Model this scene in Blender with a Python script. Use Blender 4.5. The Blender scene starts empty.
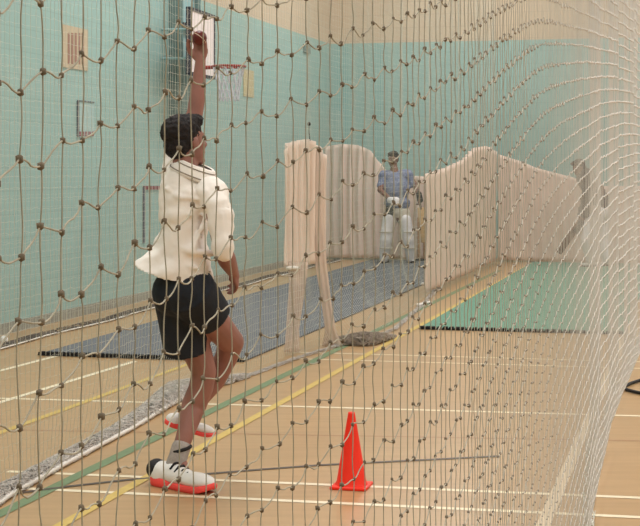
import bpy, math, random
import numpy as np
from mathutils import Vector, Matrix, noise

random.seed(7)
rng = np.random.default_rng(11)
SC = bpy.context.scene
COL = SC.collection
FPX, CX, HY, CAMZ = 1500.0, 320.0, 168.0, 1.5

# ------------------------------------------------------------------ frames
def W(px, py, d):
    return Vector(((px - CX) * d / FPX, d, CAMZ + (HY - py) * d / FPX))
def F(px, py, z=0.0):
    d = FPX * (CAMZ - z) / (py - HY)
    return Vector(((px - CX) * d / FPX, d, z))
UX, UY = 0.2425, 0.9701
def H(s, t, z=0.0):                       # hall frame: s along the lanes, t across to the right
    return Vector((s * UX + t * UY, s * UY - t * UX, z))
HANG = math.atan2(UY, UX)                 # heading of the lanes
WALL_T, BACK_S, RIGHT_T, REAR_S, CEIL = -6.05, 24.9, 13.0, -4.0, 7.0
def wall_s(px):
    k = (px - CX) / FPX
    return (-WALL_T * UY - (WALL_T * UX) * k) / (UX - UY * k)
def wall_pt(px, py):
    s = wall_s(px); p = H(s, WALL_T)
    return s, CAMZ + (HY - py) * p.y / FPX

# ------------------------------------------------------------------ materials
def srgb(c):
    return tuple((v / 255 / 12.92) if v / 255 <= 0.04045 else ((v / 255 + 0.055) / 1.055) ** 2.4 for v in c)
def mat(name, rgb, rough=0.7, var=0.0, scale=20.0, bump=0.0, bscale=60.0, spec=0.3, alpha=1.0, rgb2=None, metal=0.0):
    m = bpy.data.materials.new(name); m.use_nodes = True
    nt = m.node_tree; N = nt.nodes; L = nt.links
    b = N['Principled BSDF']
    b.inputs['Roughness'].default_value = rough
    b.inputs['Specular IOR Level'].default_value = spec
    b.inputs['Metallic'].default_value = metal
    b.inputs['Alpha'].default_value = alpha
    c = srgb(rgb)
    tc = N.new('ShaderNodeTexCoord')
    nz = N.new('ShaderNodeTexNoise'); nz.inputs['Scale'].default_value = scale; nz.inputs['Detail'].default_value = 4
    L.new(tc.outputs['Object'], nz.inputs['Vector'])
    rp = N.new('ShaderNodeValToRGB')
    c2 = srgb(rgb2) if rgb2 else tuple(v * (1 - var) for v in c)
    c1 = c if rgb2 else tuple(min(1, v * (1 + var)) for v in c)
    rp.color_ramp.elements[0].position = 0.35; rp.color_ramp.elements[1].position = 0.65
    rp.color_ramp.elements[0].color = (*c2, 1); rp.color_ramp.elements[1].color = (*c1, 1)
    L.new(nz.outputs['Fac'], rp.inputs['Fac']); L.new(rp.outputs['Color'], b.inputs['Base Color'])
    if bump:
        n2 = N.new('ShaderNodeTexNoise'); n2.inputs['Scale'].default_value = bscale
        L.new(tc.outputs['Object'], n2.inputs['Vector'])
        bp = N.new('ShaderNodeBump'); bp.inputs['Strength'].default_value = bump; bp.inputs['Distance'].default_value = 0.01
        L.new(n2.outputs['Fac'], bp.inputs['Height']); L.new(bp.outputs['Normal'], b.inputs['Normal'])
    return m

def wall_mat():
    m = bpy.data.materials.new('painted_block_wall'); m.use_nodes = True
    nt = m.node_tree; N = nt.nodes; L = nt.links; b = N['Principled BSDF']
    b.inputs['Roughness'].default_value = 0.55; b.inputs['Specular IOR Level'].default_value = 0.25
    g = N.new('ShaderNodeNewGeometry'); sep = N.new('ShaderNodeSeparateXYZ'); L.new(g.outputs['Position'], sep.inputs[0])
    gt = N.new('ShaderNodeMath'); gt.operation = 'GREATER_THAN'; gt.inputs[1].default_value = 3.62
    L.new(sep.outputs['Z'], gt.inputs[0])
    tc = N.new('ShaderNodeTexCoord')
    br = N.new('ShaderNodeTexBrick'); br.inputs['Scale'].default_value = 1.0
    br.inputs['Brick Width'].default_value = 0.44; br.inputs['Row Height'].default_value = 0.215; br.inputs['Mortar Size'].default_value = 0.006
    L.new(tc.outputs['UV'], br.inputs['Vector'])
    br.inputs['Color1'].default_value = (1, 1, 1, 1); br.inputs['Color2'].default_value = (0.95, 0.95, 0.95, 1); br.inputs['Mortar'].default_value = (0.86, 0.86, 0.86, 1)
    mx = N.new('ShaderNodeMix'); mx.data_type = 'RGBA'
    mx.inputs['A'].default_value = (*srgb((157, 187, 181)), 1); mx.inputs['B'].default_value = (*srgb((206, 188, 164)), 1)
    L.new(gt.outputs[0], mx.inputs['Factor'])
    ml = N.new('ShaderNodeMix'); ml.data_type = 'RGBA'; ml.blend_type = 'MULTIPLY'; ml.inputs['Factor'].default_value = 0.8
    L.new(mx.outputs['Result'], ml.inputs['A']); L.new(br.outputs['Color'], ml.inputs['B'])
    L.new(ml.outputs['Result'], b.inputs['Base Color'])
    bp = N.new('ShaderNodeBump'); bp.inputs['Strength'].default_value = 0.3; bp.inputs['Distance'].default_value = 0.01
    L.new(br.outputs['Fac'], bp.inputs['Height']); bp.invert = True; L.new(bp.outputs['Normal'], b.inputs['Normal'])
    return m

def floor_mat():
    m = bpy.data.materials.new('sports_floor'); m.use_nodes = True
    nt = m.node_tree; N = nt.nodes; L = nt.links; b = N['Principled BSDF']
    b.inputs['Roughness'].default_value = 0.33; b.inputs['Specular IOR Level'].default_value = 0.4
    tc = N.new('ShaderNodeTexCoord'); mp = N.new('ShaderNodeMapping')
    mp.inputs['Rotation'].default_value = (0, 0, -HANG); mp.inputs['Scale'].default_value = (1, 9, 1)
    L.new(tc.outputs['Object'], mp.inputs['Vector'])
    nz = N.new('ShaderNodeTexNoise'); nz.inputs['Scale'].default_value = 2.0; nz.inputs['Detail'].default_value = 6
    L.new(mp.outputs[0], nz.inputs['Vector'])
    rp = N.new('ShaderNodeValToRGB'); rp.color_ramp.elements[0].position = 0.3; rp.color_ramp.elements[1].position = 0.7
    rp.color_ramp.elements[0].color = (*srgb((176, 141, 100)), 1); rp.color_ramp.elements[1].color = (*srgb((188, 152, 109)), 1)
    L.new(nz.outputs['Fac'], rp.inputs['Fac']); L.new(rp.outputs['Color'], b.inputs['Base Color'])
    return m

def twine_mat(name, backlit_tone, haze_tone):
    # backlit shade close by and pale haze further along, put into the colour
    m = mat(name, backlit_tone, 0.85, 0.12, 60, 0.3, 900); N = m.node_tree.nodes; L = m.node_tree.links; b = N['Principled BSDF']
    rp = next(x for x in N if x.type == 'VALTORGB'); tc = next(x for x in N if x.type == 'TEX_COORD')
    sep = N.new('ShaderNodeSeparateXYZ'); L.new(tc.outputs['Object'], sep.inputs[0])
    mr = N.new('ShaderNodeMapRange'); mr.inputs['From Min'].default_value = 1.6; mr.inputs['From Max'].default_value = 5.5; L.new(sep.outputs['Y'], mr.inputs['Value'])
    mx = N.new('ShaderNodeMix'); mx.data_type = 'RGBA'; mx.inputs['B'].default_value = (*srgb(haze_tone), 1)
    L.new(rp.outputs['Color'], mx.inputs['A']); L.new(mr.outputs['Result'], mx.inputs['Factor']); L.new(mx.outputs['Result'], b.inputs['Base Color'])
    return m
M = dict(
    wall=wall_mat(), floor=floor_mat(),
    ceil=mat('ceiling_paint', (225, 222, 212), 0.9),
    white_line=mat('white_line_paint', (240, 226, 196), 0.4, 0.04),
    yellow_line=mat('yellow_line_paint', (208, 178, 98), 0.4, 0.05),
    green_line=mat('green_line_paint', (114, 136, 100), 0.4, 0.06),
    black_line=mat('black_line_paint', (86, 74, 70), 0.4, 0.05),
    brown_line=mat('brown_line_paint', (172, 128, 98), 0.4, 0.05),
    blue_mat=mat('blue_mat_weave', (112, 115, 119), 0.9, 0.09, 40, 0.4, 300),
    green_mat=mat('green_mat_weave', (112, 150, 130), 0.9, 0.06, 40, 0.4, 300),
    edging=mat('black_edging', (30, 28, 28), 0.8, 0.1),
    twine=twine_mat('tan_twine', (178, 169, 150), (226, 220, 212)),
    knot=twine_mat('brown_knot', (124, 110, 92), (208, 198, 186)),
    far_net=mat('pale_twine', (214, 214, 202), 0.9, 0.06),
    hem=mat('grey_netting', (206, 198, 190), 0.9, 0.15, 25),
    hem_white=mat('white_rope', (232, 226, 218), 0.8, 0.05),
    canvas=mat('cream_canvas', (224, 202, 188), 0.9, 0.03, 3, 0.2, 30),
    canvas_white=mat('white_canvas', (232, 214, 200), 0.9, 0.03, 3, 0.2, 30),
    gauze=mat('gauzy_canvas', (226, 206, 190), 0.9, 0.04, 4, alpha=0.62),
    skin=mat('bowler_skin', (152, 106, 95), 0.5, 0.1, 9),
    skin_dark=mat('batsman_skin', (128, 92, 78), 0.55, 0.08, 9),
    hair=mat('black_hair', (32, 26, 26), 0.7, 0.3, 80, 0.6, 200),
    shirt=mat('cream_shirt', (246, 238, 230), 0.85, 0.02, 8, 0.15, 40),
    tip=mat('grey_tipping', (150, 138, 128), 0.85),
    shorts=mat('black_shorts', (30, 34, 42), 0.75, 0.15, 14, 0.3, 40),
    sock=mat('grey_sock', (172, 162, 156), 0.9, 0.08, 60, 0.4, 200),
    shoe=mat('white_shoe', (236, 232, 228), 0.5, 0.03),
    sole=mat('coral_sole', (250, 84, 78), 0.5, 0.05),
    black=mat('black_rubber', (32, 30, 32), 0.6, 0.1),
    cone=mat('orange_red_cone', (255, 52, 30), 0.4, 0.04, 6),
    ball=mat('red_leather', (98, 38, 34), 0.35, 0.1, 20),
    seam=mat('ball_seam', (220, 196, 170), 0.7),
    white_plain=mat('white_plastic', (240, 236, 230), 0.5),
    backboard=mat('backboard_white', (240, 226, 224), 0.4, 0.02),
    frame_dark=mat('dark_steel', (66, 66, 76), 0.5, 0.1, metal=0.3),
    frame_grey=mat('thin_grey_frame', (112, 112, 118), 0.6, 0.1),
    steel=mat('grey_green_steel', (112, 134, 130), 0.6, 0.15, 12),
    panel_blue=mat('pale_blue_panel', (150, 184, 186), 0.6, 0.06, 12),
    rim=mat('rim_red', (150, 62, 58), 0.5),
    hoopnet=mat('hoop_net', (206, 206, 214), 0.9),
    paper=mat('tan_paper', (196, 180, 154), 0.85, 0.06, 12),
    stripe=mat('red_brown_stripe', (160, 126, 112), 0.85),
    paper2=mat('ochre_paper', (194, 180, 142), 0.85, 0.08, 20),
    notice=mat('pale_notice', (168, 192, 188), 0.8, 0.04),
    red_mark=mat('dark_red_mark', (146, 96, 100), 0.8),
    tee=mat('blue_grey_tee', (122, 130, 156), 0.85, 0.2, 26),
    pad=mat('white_pad', (232, 226, 226), 0.7, 0.04, 20),
    trousers=mat('cream_trousers', (206, 196, 180), 0.85, 0.06),
    dark_top=mat('dark_brown_top', (62, 52, 48), 0.85, 0.12, 10),
    wood=mat('stump_wood', (176, 128, 88), 0.55, 0.12, 14),
    dark_bat=mat('dark_willow', (104, 84, 70), 0.5, 0.1, 14),
    bat=mat('willow', (206, 172, 128), 0.5, 0.08, 14),
)

# ------------------------------------------------------------------ mesh helpers
def link(name, mesh, m=None, parent=None):
    o = bpy.data.objects.new(name, mesh); COL.objects.link(o)
    if m is not None:
        for x in (m if isinstance(m, (list, tuple)) else [m]): mesh.materials.append(x)
    if parent is not None:
        o.parent = parent
        o.matrix_parent_inverse = Matrix.Translation(parent.location).inverted() if parent.type == 'EMPTY' and parent.rotation_euler.z == 0 else Matrix.Identity(4)
    return o
def tag(o, label, cat, group=None):
    o['label'] = label; o['category'] = cat
    if group: o['group'] = group
    return o
def empty(name, loc, label, cat, group=None):
    o = bpy.data.objects.new(name, None); COL.objects.link(o); o.location = loc; o.empty_display_size = 0.1
    return tag(o, label, cat, group)
def struct(o):
    o['kind'] = 'structure'; return o

class MB:
    def __init__(s): s.v = []; s.f = []
    def add(s, vs, fs):
        b = len(s.v); s.v += [Vector(v) for v in vs]; s.f += [tuple(i + b for i in f) for f in fs]
        return s
    def rings(s, rings, close=True):
        n = len(rings[0]); b = len(s.v)
        for r in rings: s.v += [Vector(p) for p in r]
        for k in range(len(rings) - 1):
            for i in range(n):
                j = (i + 1) % n
                s.f.append((b + k * n + i, b + k * n + j, b + (k + 1) * n + j, b + (k + 1) * n + i))
        if close:
            s.f.append(tuple(b + i for i in reversed(range(n))))
            s.f.append(tuple(b + (len(rings) - 1) * n + i for i in range(n)))
        return s
    def caps(s, a, b, ra, rb=None, n=14):
        rb = ra if rb is None else rb
        a = Vector(a); b = Vector(b); ax = (b - a); ax = ax.normalized() if ax.length > 1e-6 else Vector((0, 0, 1))
        p = ax.orthogonal().normalized(); q = ax.cross(p)
        R = []
        for k in range(1, 6):
            t = math.pi / 2 * (1 - k / 5); c = a - ax * ra * math.sin(t); r = max(ra * math.cos(t), ra * 0.05)
            R.append([c + (p * math.cos(2 * math.pi * i / n) + q * math.sin(2 * math.pi * i / n)) * r for i in range(n)])
        for k in range(0, 5):
            t = math.pi / 2 * k / 5; c = b + ax * rb * math.sin(t); r = max(rb * math.cos(t), rb * 0.05)
            R.append([c + (p * math.cos(2 * math.pi * i / n) + q * math.sin(2 * math.pi * i / n)) * r for i in range(n)])
        return s.rings(R)
    def frust(s, a, b, ra, rb, n=32):
        a = Vector(a); b = Vector(b); ax = (b - a).normalized(); p = ax.orthogonal().normalized(); q = ax.cross(p); R = []
        for k in range(7):
            c = a.lerp(b, k / 6); r = ra + (rb - ra) * k / 6
            R.append([c + (p * math.cos(2 * math.pi * i / n) + q * math.sin(2 * math.pi * i / n)) * r for i in range(n)])
        return s.rings(R)
    def chain(s, pts, rs, n=14):
        for k in range(len(pts) - 1): s.caps(pts[k], pts[k + 1], rs[k], rs[k + 1], n)
        return s
    def ell(s, c, r, ax=None, n=18, m=10):
        c = Vector(c); X, Y, Z = ax if ax else (Vector((1, 0, 0)), Vector((0, 1, 0)), Vector((0, 0, 1)))
        R = []
        for k in range(m + 1):
            t = -math.pi / 2 + math.pi * k / m; cz = math.sin(t); cr = max(math.cos(t), 0.02)
            R.append([c + X * (r[0] * cr * math.cos(2 * math.pi * i / n)) + Y * (r[1] * cr * math.sin(2 * math.pi * i / n)) + Z * (r[2] * cz) for i in range(n)])
        return s.rings(R)
    def box(s, c, d, ax=None):                # centre, full dims, axes
        c = Vector(c); X, Y, Z = ax if ax else (Vector((1, 0, 0)), Vector((0, 1, 0)), Vector((0, 0, 1)))
        vs = [c + X * (i * d[0] / 2) + Y * (j * d[1] / 2) + Z * (k * d[2] / 2) for k in (-1, 1) for i, j in ((-1, -1), (1, -1), (1, 1), (-1, 1))]
        return s.add(vs, [(3, 2, 1, 0), (4, 5, 6, 7), (0, 1, 5, 4), (1, 2, 6, 5), (2, 3, 7, 6), (3, 0, 4, 7)])
    def tube(s, pts, r, n=8, closed=False):
        pts = [Vector(p) for p in pts]; R = []; L = len(pts); prev = None
        for k, p in enumerate(pts):
            a = pts[(k - 1) % L] if closed or k else p; b = pts[(k + 1) % L] if closed or k < L - 1 else p
            t = (b - a).normalized()
            if prev is None: u = t.orthogonal().normalized()
            else: u = (prev - t * prev.dot(t)).normalized()
            prev = u; w = t.cross(u); rr = r[k] if isinstance(r, (list, tuple)) else r
            R.append([p + (u * math.cos(2 * math.pi * i / n) + w * math.sin(2 * math.pi * i / n)) * rr for i in range(n)])
        if closed: R.append(R[0])
        return s.rings(R, not closed)
    def mesh(s, name):
        me = bpy.data.meshes.new(name); me.from_pydata([tuple(v) for v in s.v], [], s.f); me.update(); return me
    def build(s, name, m, parent=None, voxel=None, smooth=0, disp=None, shade=True, bevel=0):
        me = s.mesh(name)
        if voxel or bevel:
            t = bpy.data.objects.new('tmp', me); COL.objects.link(t)
            if voxel:
                md = t.modifiers.new('r', 'REMESH'); md.mode = 'VOXEL'; md.voxel_size = voxel
            if smooth:
                md = t.modifiers.new('s', 'SMOOTH'); md.factor = 0.5; md.iterations = smooth
            if bevel:
                md = t.modifiers.new('b', 'BEVEL'); md.width = bevel; md.segments = 2; md.limit_method = 'ANGLE'
            dg = bpy.context.evaluated_depsgraph_get()
            me2 = bpy.data.meshes.new_from_object(t.evaluated_get(dg))
            bpy.data.objects.remove(t); bpy.data.meshes.remove(me); me = me2; me.name = name
        if disp:
            for v in me.vertices: v.co += v.normal * disp(v.co)
        if shade: me.polygons.foreach_set('use_smooth', [True] * len(me.polygons))
        me.update()
        return link(name, me, m, parent)

# ------------------------------------------------------------------ numpy strand builder
def strand_arrays(P, r, sides):
    """P: (n, k, 3) polylines, r: (n,) radius -> verts, quads"""
    n, k, _ = P.shape
    T = np.empty_like(P); T[:, 1:-1] = P[:, 2:] - P[:, :-2]; T[:, 0] = P[:, 1] - P[:, 0]; T[:, -1] = P[:, -1] - P[:, -2]
    T /= np.linalg.norm(T, axis=2, keepdims=True) + 1e-9
    ref = np.where(np.abs(T[:, :1, 2:3]) > 0.8, np.array([1.0, 0.3, 0]), np.array([0, 0, 1.0]))
    U = np.cross(np.broadcast_to(ref, T.shape), T); U /= np.linalg.norm(U, axis=2, keepdims=True) + 1e-9
    V = np.cross(T, U)
    ang = np.arange(sides) * 2 * np.pi / sides
    ring = P[:, :, None, :] + r[:, None, None, None] * (U[:, :, None, :] * np.cos(ang)[None, None, :, None] + V[:, :, None, :] * np.sin(ang)[None, None, :, None])
    verts = ring.reshape(-1, 3)
    idx = np.arange(n * k * sides).reshape(n, k, sides)
    a = idx[:, :-1, :]; b = np.roll(idx, -1, axis=2)[:, :-1, :]; c = np.roll(idx, -1, axis=2)[:, 1:, :]; d = idx[:, 1:, :]
    return verts, np.stack([a, b, c, d], -1).reshape(-1, 4)
ICO_V = None
def knot_arrays(C, r):
    t = (1 + 5 ** .5) / 2
    iv = np.array([(-1, t, 0), (1, t, 0), (-1, -t, 0), (1, -t, 0), (0, -1, t), (0, 1, t), (0, -1, -t), (0, 1, -t), (t, 0, -1), (t, 0, 1), (-t, 0, -1), (-t, 0, 1)]) / math.sqrt(1 + t * t)
    it = np.array([(0, 11, 5), (0, 5, 1), (0, 1, 7), (0, 7, 10), (0, 10, 11), (1, 5, 9), (5, 11, 4), (11, 10, 2), (10, 7, 6), (7, 1, 8), (3, 9, 4), (3, 4, 2), (3, 2, 6), (3, 6, 8), (3, 8, 9), (4, 9, 5), (2, 4, 11), (6, 2, 10), (8, 6, 7), (9, 8, 1)])
    sc = r[:, None, None] * (1 + 0.45 * (rng.random((len(C), 12, 1)) - 0.5)) * np.array([1, 1, 1.25])
    v = (C[:, None, :] + iv[None] * sc).reshape(-1, 3)
    f = (it[None] + (np.arange(len(C)) * 12)[:, None, None]).reshape(-1, 3)
    return v, f
def np_mesh(name, parts, mats, parent=None):
    """parts: list of (verts, faces, material index)"""
    V = np.concatenate([p[0] for p in parts]); nl = sum(p[1].size for p in parts); nf = sum(len(p[1]) for p in parts)
    me = bpy.data.meshes.new(name); me.vertices.add(len(V)); me.vertices.foreach_set('co', V.astype(np.float32).ravel())
    loops = []; starts = []; mi = []; off = 0; lo = 0
    for v, f, k in parts:
        loops.append((f + off).ravel()); starts.append(lo + np.arange(len(f)) * f.shape[1]); mi.append(np.full(len(f), k)); off += len(v); lo += f.size
    me.loops.add(nl); me.loops.foreach_set('vertex_index', np.concatenate(loops).astype(np.int32))
    me.polygons.add(nf); me.polygons.foreach_set('loop_start', np.concatenate(starts).astype(np.int32))
    me.polygons.foreach_set('material_index', np.concatenate(mi).astype(np.int32))
    me.polygons.foreach_set('use_smooth', np.ones(nf, dtype=bool))
    me.update(calc_edges=True); me.validate()
    return link(name, me, mats, parent)

# ------------------------------------------------------------------ setting
def quad_uv(name, pts, m, uvs=None):
    me = bpy.data.meshes.new(name); me.from_pydata([tuple(p) for p in pts], [], [(0, 1, 2, 3)]); me.update()
    if uvs:
        l = me.uv_layers.new(name='UVMap')
        for i, u in enumerate(uvs): l.data[i].uv = u
    return struct(link(name, me, m))
quad_uv('floor', [H(REAR_S, WALL_T), H(REAR_S, RIGHT_T), H(BACK_S, RIGHT_T), H(BACK_S, WALL_T)], M['floor'])
quad_uv('ceiling', [H(REAR_S, WALL_T, CEIL), H(BACK_S, WALL_T, CEIL), H(BACK_S, RIGHT_T, CEIL), H(REAR_S, RIGHT_T, CEIL)], M['ceil'])
def wall(name, a, b):
    L = math.dist(a, b)
    quad_uv(name, [H(*a), H(*b), H(*b, CEIL), H(*a, CEIL)], M['wall'], [(0, 0), (L, 0), (L, CEIL), (0, CEIL)])
wall('wall_left', (REAR_S, WALL_T), (BACK_S, WALL_T))
wall('wall_back', (BACK_S, WALL_T), (BACK_S, RIGHT_T))
wall('wall_right', (BACK_S, RIGHT_T), (REAR_S, RIGHT_T))
wall('wall_rear', (REAR_S, RIGHT_T), (REAR_S, WALL_T))
bb = MB(); c = H((BACK_S + REAR_S) / 2, WALL_T + 0.009, 0.05)
UV3 = (Vector((UX, UY, 0)), Vector((UY, -UX, 0)), Vector((0, 0, 1)))
bb.box(c, (BACK_S - REAR_S, 0.018, 0.10), UV3)
struct(bb.build('baseboard_left', mat('baseboard_grey', (150, 150, 140), 0.6, 0.1), shade=False))

ntrim = [0]
def line(pts, w, m, lift=0.0015):
    ntrim[0] += 1
    pts = [Vector((p[0], p[1], lift)) for p in pts]; L = []; R = []
    for k, p in enumerate(pts):
        a = pts[max(k - 1, 0)]; b = pts[min(k + 1, len(pts) - 1)]; t = (b - a).normalized(); n = Vector((-t.y, t.x, 0)) * w / 2
        L.append(p + n); R.append(p - n)
    n = len(pts); me = bpy.data.meshes.new('trim'); me.from_pydata([tuple(v) for v in L + R], [], [(n + k, n + k + 1, k + 1, k) for k in range(n - 1)]); me.update()
    struct(link('trim_%d' % ntrim[0], me, m))
def ext(a, b, e0, e1):
    d = (b - a).normalized(); return [a - d * e0, b + d * e1]
WL = M['white_line']
line(ext(F(65, 474), F(640, 498), 0.3, 6), 0.045, WL)
line(ext(F(160, 495), F(640, 517.5), 3.5, 6), 0.045, WL)
line(ext(F(20, 399), F(562, 414), 2.2, 7), 0.045, WL)
line(ext(F(320, 353), F(480, 357.5), 0.2, 6), 0.035, WL)
line(ext(F(320, 359.5), F(480, 364), 0.2, 6), 0.035, WL)
line(ext(F(25, 395), F(130, 363), 2.5, 0.1), 0.05, WL, 0.002)
line(ext(F(0, 371), F(42, 360), 3, 0.3), 0.05, WL, 0.002)
line(ext(F(562, 482), F(600, 394), 2, 5), 0.06, mat('faded_white_line', (222, 200, 168), 0.4), 0.002)
line(ext(F(0, 514), F(160, 436), 2, 14), 0.07, M['green_line'], 0.0025)
line(ext(F(60, 526), F(430, 320), 2, 9), 0.055, M['yellow_line'], 0.003)
line(ext(F(0, 433), F(107, 394), 2, 2.2), 0.05, M['yellow_line'], 0.003)
line([F(x, y) for x, y in ((15, 494), (67, 487), (130, 480), (210, 474), (265, 469.5), (320, 465.5), (400, 461.5), (500, 456.5))], 0.03, M['black_line'], 0.0035)
line(ext(F(14, 430), F(640, 441), 2, 6), 0.02, M['brown_line'], 0.001)

# ------------------------------------------------------------------ mats
def lane_mat(name, s0, s1, t0, t1, m, label):
    root = empty(name, H(s0, (t0 + t1) / 2), label, 'mat')
    a = MB(); a.box(H((s0 + s1) / 2, (t0 + t1) / 2, 0.009), (s1 - s0, t1 - t0, 0.010), UV3)
    a.build('matting', m, root, shade=False)
    e = MB(); n = int((t1 - t0) / 0.055)
    e.box(H(s0 - 0.03, (t0 + t1) / 2, 0.008), (0.06, t1 - t0, 0.008), UV3)
    for k in range(n):
        e.box(H(s0 - 0.035, t0 + (k + 0.5) * (t1 - t0) / n, 0.018), (0.07, 0.036, 0.024), UV3)
    e.build('edging', M['edging'], root, shade=False)
lane_mat('cricket_mat', 11.15, 23.85, -5.1, -3.38, M['blue_mat'], 'long blue grey matting strip with black front edging, in the far left lane')
lane_mat('cricket_mat', 13.8, 23.85, -2.49, -0.62, M['green_mat'], 'long green matting strip with black front edging, right of the dividing net')

# ------------------------------------------------------------------ wall fittings
def on_wall(px, py, out=0.0):
    s, z = wall_pt(px, py); return H(s, WALL_T + out, z)
def wall_panel(mb, x0, y0, x1, y1, th=0.012, out=0.0):
    s0, za = wall_pt(x0, y0); s1, _ = wall_pt(x1, y0); _, zb = wall_pt((x0 + x1) / 2, y1); _, za = wall_pt((x0 + x1) / 2, y0)
    mb.box(H((s0 + s1) / 2, WALL_T + out + th / 2, (za + zb) / 2), (abs(s1 - s0), th, abs(za - zb)), UV3)
r = empty('wall_poster', on_wall(74.5, 70), 'tan sheet with red brown upright stripes, high on the teal wall at far left', 'poster')
a = MB(); wall_panel(a, 62, 27, 87, 69); a.build('sheet', M['paper'], r, shade=False)
for x in (67.5, 71, 74.5, 78, 81.5):
    a = MB(); wall_panel(a, x - 0.9, 33, x + 0.9, 64, 0.004, 0.012); a.build('stripe', M['stripe'], r, shade=False)
r = empty('wall_notice', on_wall(85, 137), 'small pale framed notice below the striped tan sheet, marks along its foot', 'notice')
a = MB(); wall_panel(a, 77, 102, 93, 136); a.build('sheet', M['notice'], r, shade=False)
a = MB(); wall_panel(a, 76.6, 101, 77.6, 137, 0.02); wall_panel(a, 77, 101, 93, 102, 0.02)
a.build('frame', M['frame_grey'], r, shade=False)
for k in range(5):
    a = MB(); wall_panel(a, 78 + 3.1 * k, 131.5, 80 + 3.1 * k, 136, 0.004, 0.012); a.build('mark', M['red_mark'], r, shade=False)
r = empty('wall_target', on_wall(150, 240), 'thin dark outline on the wall with dashed red top bar, behind the bowler', 'wall target')
a = MB(); wall_panel(a, 142.6, 187, 143.6, 243, 0.02); a.build('upright', M['frame_grey'], r, shade=False)
a = MB(); wall_panel(a, 178, 187, 178.8, 243, 0.02); a.build('upright', M['frame_grey'], r, shade=False)
a = MB()
for k in range(11): wall_panel(a, 143 + 3.3 * k, 186, 145.4 + 3.3 * k, 189.5, 0.02)
a.build('top_bar', M['red_mark'], r, shade=False)
r = tag(MB().build('wall_sheet', M['paper2']), 'narrow ochre sheet pinned to the wall beside the basketball ring', 'poster')
a = MB(); wall_panel(a, 243, 70, 253, 97); r.data.materials.clear(); me = a.mesh('wall_sheet'); me.materials.append(M['paper2']); r.data = me
a = MB(); wall_panel(a, 303, 45, 309, 53, 0.03); tag(a.build('wall_sign', M['steel'], shade=False), 'tiny grey sign high up where the left wall meets the back wall', 'sign')
# folded steel bracket on the wall
r = empty('wall_bracket', on_wall(176, 118), 'tall grey green steel bracket on the wall left of the basketball board', 'bracket')
a = MB(); wall_panel(a, 169, -25, 187, 58, 0.10); a.build('upper_panel', M['panel_blue'], r, shade=False)
a = MB(); wall_panel(a, 169, 59, 187, 116, 0.14)
a.build('lower_panel', M['steel'], r, shade=False)
for x in (169, 187):
    a = MB(); wall_panel(a, x - 0.6, -25, x + 0.6, 118, 0.17); a.build('rail', M['steel'], r, shade=False)
a = MB(); wall_panel(a, 169, 25, 187, 27.5, 0.19); a.build('crossbar', M['frame_dark'], r, shade=False)
# basketball hoop: board parallel to the left wall, ring reaching into the hall
bc = W(188, 72, 17.0); be = W(213.5, 75, 18.0)
bu = Vector(((be - bc).x, (be - bc).y, 0)); bl = bu.length; bu.normalize(); bn = Vector((bu.y, -bu.x, 0)); bz = Vector((0, 0, 1))
z0, z1 = W(188, 73, 17.0).z, W(188, 8, 17.0).z
cen = Vector((bc.x, bc.y, 0)) + bu * (bl / 2)
AX = (bu, bn, bz)
root = empty('basketball_hoop', Vector((cen.x, cen.y, z0)) - bn * 0.3, 'basketball hoop with white dark-framed board and red ring, on left wall', 'basketball hoop')
a = MB(); a.box(Vector((cen.x, cen.y, (z0 + z1) / 2)), (bl, 0.03, z1 - z0), AX); a.build('backboard', M['backboard'], root, shade=False)
a = MB(); fw = 0.035
for sgn in (-1, 1): a.box(Vector((cen.x, cen.y, (z0 + z1) / 2)) + bu * sgn * (bl - fw) / 2, (fw, 0.05, z1 - z0), AX)
for z in (z0, z1): a.box(Vector((cen.x, cen.y, z)), (bl, 0.05, fw), AX)
a.build('board_frame', M['frame_dark'], root, shade=False)
rc = W(229, 66.5, 17.3); rr = 0.19
a = MB(); a.tube([rc + Vector((math.cos(t) * rr, math.sin(t) * rr, 0)) for t in [2 * math.pi * k / 28 for k in range(28)]], 0.014, 8, True)
bp = Vector((cen.x, cen.y, rc.z)) + bn * 0.015
a.caps(bp, rc - (rc - bp).normalized() * rr, 0.025, 0.02); a.build('ring', M['rim'], root)
ps = []
nn = 14; lev = [(0, .98), (0.12, .80), (0.24, .68), (0.33, .62), (0.40, .60)]
for k in range(nn):
    for sg in (1, -1):
        pl = [rc + Vector((math.cos(2 * math.pi * (k + sg * 0.5 * q) / nn) * rr * lv[1], math.sin(2 * math.pi * (k + sg * 0.5 * q) / nn) * rr * lv[1], -lv[0])) for q, lv in enumerate(lev)]
        ps.append([tuple(p) for p in pl])
v, f = strand_arrays(np.array(ps), np.full(len(ps), 0.006), 4); np_mesh('hoop_net', [(v, f, 0)], [M['hoopnet']], root)
a = MB(); wp = Vector((cen.x, cen.y, 0)); tw = (wp.x * UY - wp.y * UX) - WALL_T
for z in (z0 + 0.2, z1 - 0.2):
    p = Vector((cen.x, cen.y, z)) - bu * 0.1 - bn * 0.02; MB().caps(p, p - Vector((UY, -UX, 0)) * (tw - 0.04), 0.016, 0.016, 8).build('wall_arm', M['panel_blue'], root)

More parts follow.
